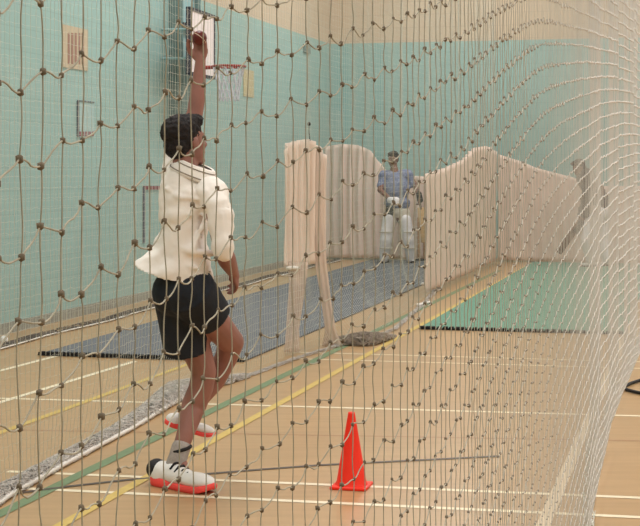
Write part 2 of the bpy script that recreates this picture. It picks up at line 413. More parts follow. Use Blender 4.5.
# ------------------------------------------------------------------ nets
def interp_path(tbl):
    tbl = np.array(tbl, float); return lambda y: np.interp(y, tbl[:, 0], tbl[:, 1])
def smooth1(a, k):
    ker = np.hanning(k + 2)[1:-1]; ker /= ker.sum(); return np.convolve(np.pad(a, (k // 2, k // 2), 'edge'), ker, 'valid')[:len(a)]
def build_net(name, X, Y, offz, pitch, zmax, amp, mats, near=None, rad=0.0009, jit=0.001, hemfn=None, parent=None, rad_far=None, knot_r=0.0023):
    n = len(X); J = int((zmax + 0.6) / pitch)
    j = np.arange(J)[None, :]; i = np.arange(n)[:, None]
    off = offz - np.floor(offz.max() / pitch + 1) * pitch
    Z = off[:, None] + j * pitch + amp[:, None] * np.where((i + j) % 2 == 0, 1, -1) + rng.normal(0, 1, (n, J)) * jit
    tx = np.gradient(X); ty = np.gradient(Y); tl = np.hypot(tx, ty); tx = (tx / tl)[:, None]; ty = (ty / tl)[:, None]
    al = rng.normal(0, 1, (n, J)) * jit; pe = rng.normal(0, 1, (n, J)) * jit * 0.22
    PX = X[:, None] + tx * al + ty * pe; PY = Y[:, None] + ty * al - tx * pe
    if hemfn is not None: PX, PY = hemfn(PX, PY, Z)
    ok = (Z > 0.012) & (Z < zmax)
    P = np.stack([PX, PY, Z], -1)
    parts = []
    def emit(A, B, ok2, sag, rs):
        a = A[ok2]; b = B[ok2]; d = a[:, 1]
        r = rad * np.ones(len(a)) if rad_far is None else np.interp(d, [1.5, 3.5, 7], [rad, 1.3 * rad, rad_far])
        nr = d < (near if near else -1)
        r = r * rs
        if nr.any():
            t = np.linspace(0, 1, 6)[None, :, None]; aa = a[nr][:, None, :]; bb_ = b[nr][:, None, :]
            bow = rng.normal(0, 1, (nr.sum(), 1, 3)) * np.array([0.0006, 0.0010, 0.0016]) + np.array([0, 0, -sag])
            wob = rng.normal(0, 1, (nr.sum(), 1, 3)) * np.array([0.0004, 0.0008, 0.0010])
            pl = aa * (1 - t) + bb_ * t + bow * 4 * t * (1 - t) + wob * np.sin(t * 2 * np.pi)
            v, f = strand_arrays(pl, r[nr], 6); parts.append((v, f, 0))
        if (~nr).any():
            pl = np.stack([a[~nr], b[~nr]], 1); v, f = strand_arrays(pl, r[~nr], 3); parts.append((v, f, 0))
    emit(P[:, :-1], P[:, 1:], ok[:, :-1] & ok[:, 1:], 0.0, 0.8 if near else 1.0)
    emit(P[:-1], P[1:], ok[:-1] & ok[1:], 0.0016, 1.0 if near else 0.65)
    if near:
        kk = ok & (PY < near + 4.0); C = P[kk]
        v, f = knot_arrays(C, knot_r * (0.85 + 0.3 * rng.random(len(C))) * np.interp(C[:, 1], [2, 4], [1, 0.8])); parts.append((v, f, 1))
    return np_mesh(name, parts, mats, parent)

# near net: hangs along the lane close to the camera
path = interp_path([(0.25, -0.385), (0.95, -0.200), (1.18, -0.137), (1.38, -0.086), (1.52, -0.012), (1.75, 0.090), (2.15, 0.212), (2.9, 0.392), (4.0, 0.640), (5.8, 1.085), (9, 1.93), (14, 3.26), (23.5, 5.78)])
yy = np.arange(0.25, 23.4, 0.004); xx = smooth1(path(yy), 41)
xx = xx + 0.014 * np.clip((yy - 4.5) / 4, 0, 1) * np.sin(yy * 5.1) + 0.008 * np.clip((yy - 4.5) / 4, 0, 1) * np.sin(yy * 11.3 + 1)
seg = np.hypot(np.diff(xx), np.diff(yy))
ph = np.interp(yy[1:], [0.9, 1.3, 1.45, 2.6, 3.4, 5], [0.031, 0.034, 0.030, 0.033, 0.045, 0.05])
cum = np.concatenate([[0], np.cumsum(seg / ph)])
cols = np.arange(0, cum[-1]); Yc = np.interp(cols, cum, yy); Xc = np.interp(cols, cum, xx)
arc = np.concatenate([[0], np.cumsum(seg)])
slope = np.interp(yy, [0.9, 1.5, 2.6, 3.6, 6, 9], [0.22, 0.20, 0.17, 0.08, 0.06, 0.0])
oz = np.concatenate([[0], np.cumsum(seg * slope[1:])]); offz = np.interp(Yc, yy, oz)
amp = np.interp(Yc, [1, 3, 6], [0.0048, 0.0035, 0.003])
def near_hem(PX, PY, Z):
    return PX - 0.22 * np.clip(1 - Z / 0.7, 0, 1) ** 2 * np.clip((PY - 5) / 3, 0, 1), PY
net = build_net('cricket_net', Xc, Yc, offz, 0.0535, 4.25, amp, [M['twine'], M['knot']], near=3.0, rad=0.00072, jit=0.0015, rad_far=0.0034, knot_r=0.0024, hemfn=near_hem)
near_root = empty('cricket_net', (Xc[0], Yc[0], 0), 'knotted tan twine net hanging closest, between viewer and bowler', 'net')
net.name = 'netting'; net.parent = near_root; net.matrix_parent_inverse = Matrix.Translation(near_root.location).inverted()
near_root.name = 'cricket_net'

def hem_roll(pts, rads, count, parent, m, rope=99):
    pts = np.array([(p[0], p[1]) for p in pts]); L = np.concatenate([[0], np.cumsum(np.hypot(*np.diff(pts, axis=0).T))])
    rads = np.array(rads)
    s0 = rng.random(count) * L[-1]; k = 7; ln = rng.uniform(0.08, 0.35, count) * rng.choice([-1, 1], count)
    S = np.clip(s0[:, None] + np.linspace(0, 1, k)[None] * ln[:, None], 0, L[-1])
    X = np.interp(S, L, pts[:, 0]); Y = np.interp(S, L, pts[:, 1]); R = np.interp(S, L, rads)
    th = rng.random((count, 1)) * np.pi + np.cumsum(rng.normal(0, .45, (count, k)), 1); q = rng.random((count, 1)) ** .5
    dx = np.gradient(pts[:, 0], L); dy = np.gradient(pts[:, 1], L)
    TX = np.interp(S, L, dx); TY = np.interp(S, L, dy); nrm = np.hypot(TX, TY) + 1e-9
    A = np.cos(th) * R * q * 1.5; B = np.abs(np.sin(th)) * R * q * 1.1 + 0.004
    P = np.stack([X - TY / nrm * A, Y + TX / nrm * A, B], -1)
    v, f = strand_arrays(P, np.full(count, 0.0022), 3)
    o = np_mesh('bunched_hem', [(v, f, 0)], [m], parent); o['kind'] = 'stuff'
    if rope:
        a = MB(); pp = []
        for i in range(len(pts)):
            j = min(i, len(pts) - 2); t = Vector((*(pts[j + 1] - pts[j]), 0)).normalized(); nr = Vector((t.y, -t.x, 0))
            pp.append(Vector((*pts[i], 0.016)) + nr * float(rads[i]) * 1.2)
        pp = pp[:rope]
        fine = []
        for i in range(len(pp) - 1):
            for q in range(6): fine.append(pp[i].lerp(pp[i + 1], q / 6))
        fine.append(pp[-1]); a.tube(fine, 0.012 if rope < 50 else 0.006, 6); a.build('hem_rope', M['hem_white'], parent)

# dividing net between the two lanes
hem_px = [(-70, 545), (0, 497), (60, 464), (120, 432), (150, 413), (178, 394), (245, 378), (300, 358), (340, 346), (368, 341), (395, 330), (425, 303), (440, 285), (452, 275), (472, 268)]
hem = [F(*p) for p in hem_px]
hy = np.array([p.y for p in hem]); hx = np.array([p.x for p in hem])
yy2 = np.arange(3.2, 24.0, 0.02); xx2 = -1.43 + 0.25 * (yy2 - 7) + 0.02 * np.sin(yy2 * 3.3) + 0.012 * np.sin(yy2 * 7.9)
cum2 = np.concatenate([[0], np.cumsum(np.hypot(np.diff(xx2), np.diff(yy2)))]) / 0.05
c2 = np.arange(0, cum2[-1]); Y2 = np.interp(c2, cum2, yy2); X2 = np.interp(c2, cum2, xx2)
def hemfn(PX, PY, Z):
    w = np.clip(1 - Z / 0.6, 0, 1) ** 2; return PX + (np.interp(PY, hy, hx) - PX) * w, PY
div_root = empty('cricket_net', (X2[0], Y2[0], 0), 'pale net dividing the two lanes behind the bowler, hem bunched on the floor', 'net')
build_net('netting', X2, Y2, np.zeros(len(Y2)), 0.052, 4.25, np.full(len(Y2), 0.003), [M['far_net']], rad=0.0012, jit=0.002, hemfn=hemfn, parent=div_root)
hem_roll(hem[:7], [.055, .045, .042, .045, .055, .085, .03], 2600, div_root, M['hem'], rope=6)
hem_roll(hem[6:], [.016, .018, .02, .02, .02, .02, .025, .025, .025], 900, div_root, M['hem'], rope=0)
hem_roll([F(328, 346), F(340, 345), F(362, 345), F(380, 341), F(394, 337)], [.03, .07, .10, .07, .02], 700, div_root, mat('grey_brown_netting', (168, 154, 140), 0.9, 0.2, 25), rope=0)  # heap coloured a darker grey-brown than the rest of the hem
for ta, tb in (((418, 305), (430, 302)), ((422, 284), (437, 281))):
    MB().caps(F(*ta, .02), F(*tb, .02), .02, .012, 8).build('hem_tie', M['hem_white'], div_root)
# near net hem on the floor
npts = [(float(np.interp(y, yy, xx)) - 0.22 * min(1, max(0, (y - 5) / 3)), y) for y in np.linspace(4.5, 22, 40)]
hem_roll(npts, [0.02] * 40, 700, near_root, M['far_net'], rope=False)
# net along the left wall
yy3 = np.arange(9.5, 24.8, 0.02); tt = WALL_T + 0.45 + 0.03 * np.sin(yy3 * 2.7)
Xs = yy3 * 0 ; P3 = [H((y + t * UX) / UY, t) for y, t in zip(yy3, tt)]
xx3 = np.array([p.x for p in P3]); cum3 = np.concatenate([[0], np.cumsum(np.hypot(np.diff(xx3), np.diff(yy3)))]) / 0.055
c3 = np.arange(0, cum3[-1]); Y3 = np.interp(c3, cum3, yy3); X3 = np.interp(c3, cum3, xx3)
w_root = empty('cricket_net', (X3[0], Y3[0], 0), 'fine pale net hanging along the teal left wall, far side of blue mat', 'net')
build_net('netting', X3, Y3, np.zeros(len(Y3)), 0.055, 2.45, np.full(len(Y3), 0.003), [M['far_net']], rad=0.0012, jit=0.002, parent=w_root)
hem_roll([(X3[k], Y3[k]) for k in range(0, len(X3), 12)], [0.04] * len(range(0, len(X3), 12)), 1600, w_root, mat('dark_hem', (120, 112, 104), 0.9, 0.2), rope=99)

# ------------------------------------------------------------------ canvas screens
def cloth(name, pts, top, m, parent=None, th=0.006, fold=0.03, freq=9.0, nz=24, label=None, cat=None, bulge=0.0, base=0.004):
    """pts: plan polyline (dense), top: z per point"""
    a = MB(); n = len(pts); fr = []; bk = []
    for i, (p, tz) in enumerate(zip(pts, top)):
        j0 = max(i - 1, 0); j1 = min(i + 1, n - 1); t = (Vector(pts[j1]) - Vector(pts[j0])).normalized(); nr = Vector((t.y, -t.x, 0))
        for k in range(nz + 1):
            q = k / nz; z = base + (tz - base) * q
            o = fold * (0.6 + 0.4 * q) * math.sin(i * freq / 10 + 1.2 * math.sin(q * 3)) + 0.5 * fold * noise.noise(Vector((i * 0.3, q * 3, 1.7))) + bulge * math.sin(q * math.pi)
            fr.append(Vector((p[0], p[1], z)) + nr * (o + th / 2)); bk.append(Vector((p[0], p[1], z)) + nr * (o - th / 2))
    m1 = nz + 1; fs = []; N = len(fr)
    for i in range(n - 1):
        for k in range(nz):
            q = (i * m1 + k, (i + 1) * m1 + k, (i + 1) * m1 + k + 1, i * m1 + k + 1); fs.append(q); fs.append(tuple(N + x for x in reversed(q)))
    for i in range(n - 1):
        for k in (0, nz):
            q = (i * m1 + k, (i + 1) * m1 + k, N + (i + 1) * m1 + k, N + i * m1 + k); fs.append(q if k else tuple(reversed(q)))
    for i in (0, n - 1):
        for k in range(nz):
            q = (i * m1 + k, i * m1 + k + 1, N + i * m1 + k + 1, N + i * m1 + k); fs.append(q if i == 0 else tuple(reversed(q)))
    a.add(fr + bk, fs)
    o = a.build(name, m, parent)
    if label: tag(o, label, cat)
    return o
def plan_screen(px0, px1, s_fn, tops, n):
    pts = []; tz = []
    for k in range(n):
        px = px0 + (px1 - px0) * k / (n - 1); kx = (px - CX) / FPX; s = s_fn(px)
        t = s * (kx * UY - UX) / (UY + UX * kx)          # point of row s seen along this direction
        p = H(s, t); pts.append((p.x, p.y, 0)); tz.append(CAMZ + (HY - np.interp(px, [q[0] for q in tops], [q[1] for q in tops])) * p.y / FPX)
    return pts, tz
p, tz = plan_screen(324, 432, lambda x: 23.95, [(322, 147), (340, 144), (358, 145), (370, 150), (380, 163), (390, 174), (432, 177)], 90)
cloth('canvas_screen', p, tz, M['canvas'], fold=0.035, label='cream canvas screen across the far end of the blue mat lane, behind batsman', cat='screen', base=0.03)
p, tz = plan_screen(498, 668, lambda x: 23.95, [(498, 154), (520, 161), (537, 168), (572, 177), (600, 186), (668, 186)], 110)
cloth('canvas_screen', p, tz, M['canvas'], fold=0.035, label='cream canvas screen across the far end of the green mat lane', cat='screen', base=0.03)
# side canvas on the far part of the dividing net
pts = []; tz = []
for k in range(130):
    y = 17.4 + (23.6 - 17.4) * k / 129; x = -1.43 + 0.25 * (y - 7) + 0.05
    px = CX + FPX * x / y; pts.append((x, y, 0)); tz.append(CAMZ + (HY - np.interp(px, [420, 430, 445, 462, 474, 486, 496, 505], [175, 173, 168, 160, 148, 146, 152, 158])) * y / FPX)
cloth('side_canvas', pts, tz, M['canvas'], fold=0.03, freq=11, label='pale pleated canvas hung along the far stretch of the dividing net', cat='screen', base=0.05)
# gathered canvas tied up at the start of the side screens
D = 12.2
root = empty('gathered_curtain', F(305, 352), 'whitish gathered canvas curtain with two trailing tails, right of bowler', 'curtain')
pts = []; tz = []
for k in range(60):
    px = 284 + 42 * k / 59; d = 12.1 + 0.55 * k / 59; q = W(px, 143, d); pts.append((q.x, q.y, 0)); tz.append(W(px, np.interp(px, [284, 288, 300, 310, 318, 326], [150, 143, 140, 139, 146, 158]), d).z)
cloth('upper_panel', pts, tz, M['canvas_white'], root, fold=0.022, freq=8, base=W(300, 266, 12.2).z)
def tail(name, rows, th=0.02, m=None):
    a = MB(); R = []; n = 28
    for (xl, xr, y, d) in rows:
        l = W(xl, y, d); r_ = W(xr, y, d); c = (l + r_) / 2; hw = (r_ - l).length / 2
        R.append([c + Vector((math.cos(2 * math.pi * i / n) * hw, math.sin(2 * math.pi * i / n) * th * (1 + 0.5 * math.sin(6 * 2 * math.pi * i / n)), 0)) for i in range(n)])
    fine = []
    for k in range(len(R) - 1):
        for q in range(5): fine.append([R[k][i].lerp(R[k + 1][i], q / 5) for i in range(n)])
    fine.append(R[-1]); a.rings(fine); a.build(name, m or M['gauze'], root)
tail('tail', [(288, 308, 262, 12.15), (289, 306, 285, 12.1), (287, 302, 310, 12.1), (286, 299, 330, 12.1), (284, 300, 352, 12.1)])
tail('tail', [(308, 323, 150, 12.5), (309, 324, 220, 12.5), (315, 327, 265, 12.5), (321, 331, 300, 12.52), (325, 336, 330, 12.55), (322, 342, 346, 12.58)])
a = MB(); e = W(293, 268, 12.1); a.ell(e, (0.06, 0.03, 0.018)); a.build('loose_corner', M['hem_white'], root)
a = MB(); a.ell(W(309, 124, 12.4), (0.014, 0.014, 0.018)); a.tube([W(309, 124, 12.4), W(309, 132, 12.4), W(310, 141, 12.4)], 0.004, 6)
a.build('hanging_hook', M['black'], root)

# ------------------------------------------------------------------ cone
p0 = F(351.5, 487); root = empty('traffic_cone', p0, 'small bright orange red marker cone on the floor behind the near net', 'cone')
a = MB(); n = 40
prof = [(0.079, 0.012), (0.077, 0.016), (0.070, 0.03), (0.0165, 0.345), (0.015, 0.352), (0.009, 0.353), (0.008, 0.34), (0.06, 0.03), (0.07, 0.012)]
a.rings([[p0 + Vector((math.cos(2 * math.pi * i / n) * r_, math.sin(2 * math.pi * i / n) * r_, z)) for i in range(n)] for r_, z in prof], False)
a.build('cone_body', M['cone'], root)
a = MB(); a.box(p0 + Vector((0, 0, 0.007)), (0.172, 0.172, 0.014), UV3); a.build('base', M['cone'], root, bevel=0.004)

# small white ball, black cable loop
q = F(4, 344); a = MB(); a.ell(q + Vector((0, 0, 0.036)), (0.036,) * 3); tag(a.build('ball', M['white_plain']), 'small white ball on the floor at the far left edge', 'ball')
a = MB(); lp = [F(*p) for p in ((665, 383), (650, 381), (640, 382), (631, 385), (625, 388), (624, 390), (628, 392), (636, 394), (645, 396), (665, 396))]
fine = []
for k in range(len(lp) - 1):
    for qq in range(4): fine.append(lp[k].lerp(lp[k + 1], qq / 4) + Vector((0, 0, 0.013)))
a.tube(fine, 0.011, 8); tag(a.build('cable', M['black']), 'black cable loop lying on the floor at the right edge', 'cable')

# ------------------------------------------------------------------ people
def axes_from(f, up):
    f = Vector(f).normalized(); r_ = f.cross(Vector(up)).normalized(); u = r_.cross(f).normalized(); return f, r_, u
def add_head(mb, c, f, up, neck, s=1.0):
    f, r_, u = axes_from(f, up); A = (f, r_, u)
    P = lambda x, y, z: Vector(c) + (f * x + r_ * y + u * z) * s
    E = lambda p, q: mb.ell(p, [v * s for v in q], A)
    E(P(-.008, 0, .032), (.097, .075, .088)); E(P(.026, 0, -.045), (.066, .058, .068)); E(P(.068, 0, -.094), (.024, .026, .022))
    mb.caps(P(.088, 0, .012), P(.108, 0, -.024), .009 * s, .014 * s); E(P(.082, 0, .026), (.016, .048, .012))
    E(P(.086, 0, -.058), (.013, .022, .006)); E(P(.083, 0, -.070), (.013, .020, .007))
    for sg in (-1, 1):
        E(P(-.004, sg * .078, -.008), (.019, .009, .032)); E(P(.055, sg * .042, -.022), (.03, .02, .02))
    mb.caps(P(-.025, 0, -.04), neck, .054 * s, .060 * s)
    return P, A
def add_hair(c, f, up, parent, s=1.0, voxel=0.007, amp=0.007, m=None):
    f, r_, u = axes_from(f, up); A = (f, r_, u); P = lambda x, y, z: Vector(c) + (f * x + r_ * y + u * z) * s
    mb = MB(); E = lambda p, q: mb.ell(p, [v * s for v in q], A)
    E(P(-.022, 0, .055), (.100, .086, .082)); E(P(-.058, 0, -.005), (.052, .072, .068)); E(P(.045, 0, .095), (.058, .066, .036)); E(P(-.02, 0, .02), (.07, .082, .07))
    return mb.build('hair', m or M['hair'], parent, voxel * s, 2, lambda co: amp * noise.noise(co * 55) + amp * 0.5 * noise.noise(co * 110))
def add_eyes(c, f, up, parent, s=1.0):
    f, r_, u = axes_from(f, up); P = lambda x, y, z: Vector(c) + (f * x + r_ * y + u * z) * s
    for sg in (-1, 1):
        e = MB().ell(P(.070, sg * .033, .006), (.0105 * s,) * 3).build('eye', M['white_plain'], parent)
        MB().ell(P(.0765, sg * .034, .006), (.0055 * s,) * 3).build('iris', M['black'], e)
def add_hand(mb, wrist, d, palm, side, curl=0.4, s=1.0, thumb_in=0.5):
    """d: pointing direction, palm: direction the palm faces, side: direction of the thumb side"""
    d = Vector(d).normalized(); palm = Vector(palm); palm = (palm - d * palm.dot(d)).normalized(); sd = d.cross(palm).normalized()
    if sd.dot(Vector(side)) < 0: sd = -sd
    w = Vector(wrist)
    mb.caps(w, w + d * .03 * s, .026 * s, .026 * s)
    mb.ell(w + d * .052 * s, (.05 * s, .040 * s, .016 * s), (d, sd, palm))
    for k, (o, L) in enumerate(((.030, .070), (.011, .080), (-.009, .075), (-.028, .060))):
        p = w + (d * (.088 - abs(o - .005) * .25) + sd * o) * s; r0 = .0092 * s
        mb.caps(w + (d * .05 + sd * o * .8) * s, p, r0 * 1.1, r0)
        ang = curl * (0.9 + 0.08 * k)
        for q, fr in enumerate((.45, .31, .24)):
            dd = d * math.cos(ang) + palm * math.sin(ang) + sd * (o * 3.0 * (1 - 0.6 * curl)); dd.normalize()
            p2 = p + dd * (L * fr * s); mb.caps(p, p2, r0 * (1 - .1 * q), r0 * (.92 - .1 * q)); p = p2; ang += curl * 1.05
    tb = w + (d * .022 + sd * .026) * s; t1 = tb + (d * .030 + sd * .028 + palm * .012) * s
    t2 = t1 + (d * .030 + sd * (.012 - .02 * thumb_in) + palm * .02 * thumb_in) * s; t3 = t2 + (d * .024 - sd * .008 * thumb_in + palm * .016 * thumb_in) * s
    mb.chain([tb, t1, t2, t3], [.014 * s, .012 * s, .0105 * s, .009 * s])
def add_shoe(parent, heel, toe, up, s=1.0, ankle=None, laces=True, sole_m=None, upper_m=None, voxel=0.006):
    heel = Vector(heel); toe = Vector(toe); x = (toe - heel); L = x.length; x.normalize(); up = Vector(up); z = (up - x * up.dot(x)).normalized(); y = z.cross(x); A = (x, y, z)
    k = L / 0.29
    P = lambda a, b, c: heel + (x * a + y * b + z * c) * k
    mb = MB(); E = lambda p, q: mb.ell(p, [v * k for v in q], A)
    E(P(.045, 0, .040), (.046, .036, .036)); E(P(.12, 0, .040), (.085, .038, .032)); E(P(.205, 0, .036), (.082, .043, .026)); E(P(.105, 0, .050), (.05, .032, .030))
    mb.caps(P(.052, 0, .036), P(.056, 0, .046), .039 * k, .037 * k)
    so = mb.build('shoe', upper_m or M['shoe'], parent, voxel * k, 2)
    sb = MB(); out = []
    for i in range(36):
        t = 2 * math.pi * i / 36; a = .145 + .147 * math.cos(t); hw = np.interp(a, [0, .06, .12, .21, .27, .295], [.030, .038, .037, .047, .040, .025]); out.append((a, (hw if math.sin(t) >= 0 else -hw) * min(1, abs(math.sin(t)) * 1.6)))
    rk = lambda a: .018 * max(0, (a - .22) / .07) ** 2 + .006 * max(0, (.05 - a) / .05)
    R = [[P(a * .98 + .003, b * .93, 0.0 + rk(a)) for a, b in out], [P(a, b, .006 + rk(a)) for a, b in out], [P(a, b * 1.02, (.026 if a < .1 else .017) + rk(a) * .9) for a, b in out], [P(a * .97 + .004, b * .9, (.030 if a < .1 else .021) + rk(a) * .9) for a, b in out]]
    sb.rings(R); sb.build('sole', sole_m or M['sole'], so)
    if laces:
        for q in range(4):
            a = .115 + .020 * q; h = .079 - .008 * q
            lb = MB(); lb.tube([P(a, -.028, h - .014), P(a + .004, -.012, h + .003), P(a + .004, .012, h + .003), P(a, .028, h - .014)], .004 * k, 6)
            lb.build('lace', M['black'], so)
        hb = MB(); hb.ell(P(.026, 0, .052), (.032 * k, .0385 * k, .034 * k), A); hb.build('heel_counter', M['black'], so)
    return so

def px_joint(*a): return W(*a)

# ---- the bowler
B0 = F(185, 488)
bow = empty('person', B0, 'bowler in cream shirt and black shorts, arm raised with a ball, landing on one foot', 'person')
Lsh, Rsh = W(178, 176, 7.13), W(213, 192, 6.90)
neck = W(187, 176, 7.0); hc = W(186, 142.5, 7.0)
hf, hup = Vector((.73, .67, .14)), Vector((-.12, -.05, 1))
Lhip, Rhip = W(180, 302, 7.06), W(196, 300, 6.94)
Lkn, Lan = W(204, 371, 7.16), W(178, 456, 7.09)
Rkn, Ran = W(231, 342, 7.25), W(190, 412, 7.28)
Lel, Lwr = W(195, 113, 7.20), W(200.5, 62, 7.22)
Rel, Rwr = W(223, 250, 6.85), W(233, 272, 7.02)
mb = MB()
P, A = add_head(mb, hc, hf, hup, neck)
mb.ell(W(186, 293, 7.0), (.125, .105, .11)); mb.ell(W(186, 255, 7.0), (.10, .10, .14)); mb.ell(W(186, 212, 7.0), (.10, .10, .16))
mb.caps(neck, W(188, 198, 7.0), .065, .09); mb.caps(Lsh, Rsh, .05, .05)
mb.chain([Lsh, W(184, 146, 7.17), Lel, W(198, 92, 7.21), Lwr], [.062, .052, .040, .039, .026])
mb.chain([Rsh, W(218, 222, 6.87), Rel, W(227, 260, 6.92), Rwr], [.052, .05, .043, .044, .028])
mb.chain([Lhip, W(190, 332, 7.11), Lkn, W(201, 388, 7.18), W(194, 405, 7.20), W(186, 432, 7.13), Lan], [.09, .083, .060, .060, .061, .044, .036])
mb.chain([Rhip, W(213, 320, 7.09), Rkn, W(226, 358, 7.29), W(213, 380, 7.32), Ran], [.085, .075, .064, .056, .060, .036])
mb.caps(Lan, Lan + Vector((.02, -.01, -.06)), .034, .034); mb.caps(Ran, Ran + Vector((-.0, .0, -.04)), .036, .036)
ball_c = W(199.5, 38, 7.17)
add_hand(mb, Lwr, Vector((.0, .02, 1)), Vector((-.25, -.75, 0)), Vector((-1, .2, 0)), 0.42, 1.0)
add_hand(mb, Rwr, Vector((.10, .45, -.45)), Vector((-1, .0, -.2)), Vector((.3, 1, .5)), 0.5, 1.0)
body = mb.build('body', M['skin'], bow, 0.0062, 5)
add_eyes(hc, hf, hup, bow); add_hair(hc, hf, hup, bow)
# ball
rt = tag(MB().ell(ball_c, (.036,) * 3).build('cricket_ball', M['ball']), 'dark red cricket ball gripped in the raised hand of the bowler', 'ball')
sm = MB(); e1, e2 = Vector((.6, .2, .77)).normalized(), None; e2 = e1.orthogonal().normalized(); e3 = e1.cross(e2)
sm.tube([ball_c + (e2 * math.cos(t) + e3 * math.sin(t)) * .0362 for t in [2 * math.pi * k / 32 for k in range(32)]], .0016, 6, True)
sm.build('seam', M['seam'], rt)
# shirt
mb = MB(); R = []; n = 40
for (xl, yl, xr, yr, d, dr, bowp) in ((175, 163, 199, 170, 7.0, .072, 2), (167, 170, 211, 183, 7.0, .10, 2), (161, 181, 216, 194, 7.0, .14, 3), (160, 203, 208, 214, 7.0, .155, 3), (161, 226, 206, 237, 7.0, .150, 4), (152, 245, 210, 256, 7.0, .155, 6), (141, 256, 213, 270, 7.0, .165, 7), (133, 262, 213, 279, 7.0, .17, 9), (150, 266, 206, 272, 7.0, .13, 2), (165, 255, 205, 262, 7.0, .11, 0)):
    ring = []
    for i in range(n):
        t = 2 * math.pi * i / n; q = (1 + math.cos(t)) / 2
        ring.append(W(xl + (xr - xl) * q, yl + (yr - yl) * q + bowp * abs(math.sin(t)), d) + Vector((0, math.sin(t) * dr - 0.0, 0)))
    R.append(ring)
mb.rings(R)
mb.chain([W(211, 192, 6.92), W(220, 215, 6.85), W(224, 250, 6.83)], [.080, .064, .049])
mb.chain([W(176, 174, 7.10), W(176, 160, 7.14), W(186, 136, 7.18)], [.072, .068, .058])
# drapery folds across the back
for pts, r_ in (([(166, 232), (178, 243), (196, 251), (212, 252)], .013), ([(164, 246), (180, 259), (200, 267)], .012), ([(196, 246), (205, 225), (207, 203)], .012), ([(165, 205), (180, 213), (195, 214)], .009), ([(168, 188), (183, 197), (200, 199)], .008)):
    for k in range(len(pts) - 1):
        def onback(p):
            q = (p[0] - 160) / 57; return W(p[0], p[1], 7.0) + Vector((0, -.155 * math.sqrt(max(0.05, 1 - (2 * q - 1) ** 2)) + .003, 0))
        mb.caps(onback(pts[k]), onback(pts[k + 1]), r_, r_)
def wr(co): return 0.018 * noise.noise(Vector((co.x * 6 + co.z * 5, co.y * 7, co.z * 15 - co.x * 6))) + 0.004 * noise.noise(co * 26)
shirt = mb.build('shirt', M['shirt'], bow, 0.0075, 3, wr)
# collar
cb = MB(); ca, cbk = W(176, 163.5, 7.0), W(213, 178.5, 6.97); cc = (ca + cbk) / 2
cx = (cbk - ca).normalized(); cy = Vector((0, 1, 0.12)); cy = (cy - cx * cy.dot(cx)).normalized(); cz = cx.cross(cy); chw = (cbk - ca).length / 2
cz = cz if cz.z > 0 else -cz
def cring(r_, h): return [cc + cx * (math.cos(t) * (chw + r_)) + cy * (math.sin(t) * (.080 + r_)) + cz * h for t in [2 * math.pi * k / 40 for k in range(40)]]
cb.rings([cring(-.018, .032), cring(-.010, .036), cring(-.001, .030), cring(.016, -.008), cring(.024, -.024), cring(.012, -.030), cring(-.016, -.01), cring(-.02, .024)], False)
col = cb.build('collar', M['shirt'], shirt)
for q, h in ((.0205, -.014), (.004, .020)):
    cb = MB(); cb.tube(cring(q, h), .003, 6, True); cb.build('collar_tipping', M['tip'], col)
# shorts
mb = MB(); mb.ell(W(182, 292, 7.0), (.143, .14, .13)); mb.caps(W(189, 292, 6.95), W(198, 301, 6.99), .122, .118); mb.frust(W(178, 290, 7.05), W(186, 352, 7.125), .122, .108); mb.frust(W(188, 290, 6.93), W(211, 318, 7.06), .125, .103)
shorts = mb.build('shorts', M['shorts'], bow, 0.009, 5, lambda co: 0.007 * noise.noise(Vector((co.x * 9, co.y * 9, co.z * 5))))
# socks and shoes
MB().chain([W(181, 448, 7.10), W(178, 457, 7.09), W(172, 476, 7.09)], [.047, .046, .050]).build('sock', M['sock'], bow, 0.006, 2)
MB().tube([W(181, 449, 7.10) + Vector((math.cos(t) * .045, math.sin(t) * .045, .012 * math.cos(t))) for t in [2 * math.pi * k / 24 for k in range(24)]], .009, 8, True).build('ankle_band', M['black'], bow)
hl, to = F(151, 483), F(215, 494.5); add_shoe(bow, hl, to, (0, 0, 1))
MB().chain([W(193, 407, 7.28), W(190, 416, 7.28)], [.042, .042]).build('sock', M['sock'], bow, 0.006, 2)
add_shoe(bow, W(164, 424, 7.27), W(214, 438, 7.30), (0.05, -.1, 1), laces=False)

# ---- batsman on the blue mat
DB = 23.6
def Q(px, py, dd=0.0): return W(px, py, DB + dd)
b1 = empty('person', F(400, 263), 'distant batsman in blue grey t-shirt and white pads, standing on the blue mat', 'person')
hc1, hf1, hu1 = Q(393, 159.5), Vector((-.45, -.85, -.1)), Vector((0, 0, 1))
mb = MB(); add_head(mb, hc1, hf1, hu1, Q(394, 171))
mb.ell(Q(396, 190), (.20, .13, .26)); mb.ell(Q(397, 212), (.18, .13, .16)); mb.caps(Q(385, 176), Q(407, 175), .075, .075); mb.caps(Q(394, 168), Q(395, 178), .06, .09)
mb.chain([Q(384, 177), Q(380, 190, -.1), Q(391, 200, -.3)], [.065, .045, .032]); mb.chain([Q(408, 176), Q(416, 186), Q(419, 197, -.15)], [.065, .046, .034])
mb.chain([Q(391, 216), Q(387, 238, -.1), Q(385, 259, -.05)], [.10, .065, .04]); mb.chain([Q(403, 216), Q(409, 238, -.05), Q(411, 259)], [.10, .065, .04])
add_hand(mb, Q(391, 200, -.3), Vector((.9, -.1, -.2)), Vector((0, -.4, -1)), Vector((0, -1, .3)), 0.7, 1.1)
add_hand(mb, Q(419, 197, -.15), Vector((.1, -.2, -1)), Vector((-1, 0, 0)), Vector((0, -1, 0)), 0.8, 1.1)
mb.build('body', M['skin_dark'], b1, 0.012, 4)
add_eyes(hc1, hf1, hu1, b1); add_hair(hc1, hf1, hu1, b1, 1.0, 0.012, 0.004)
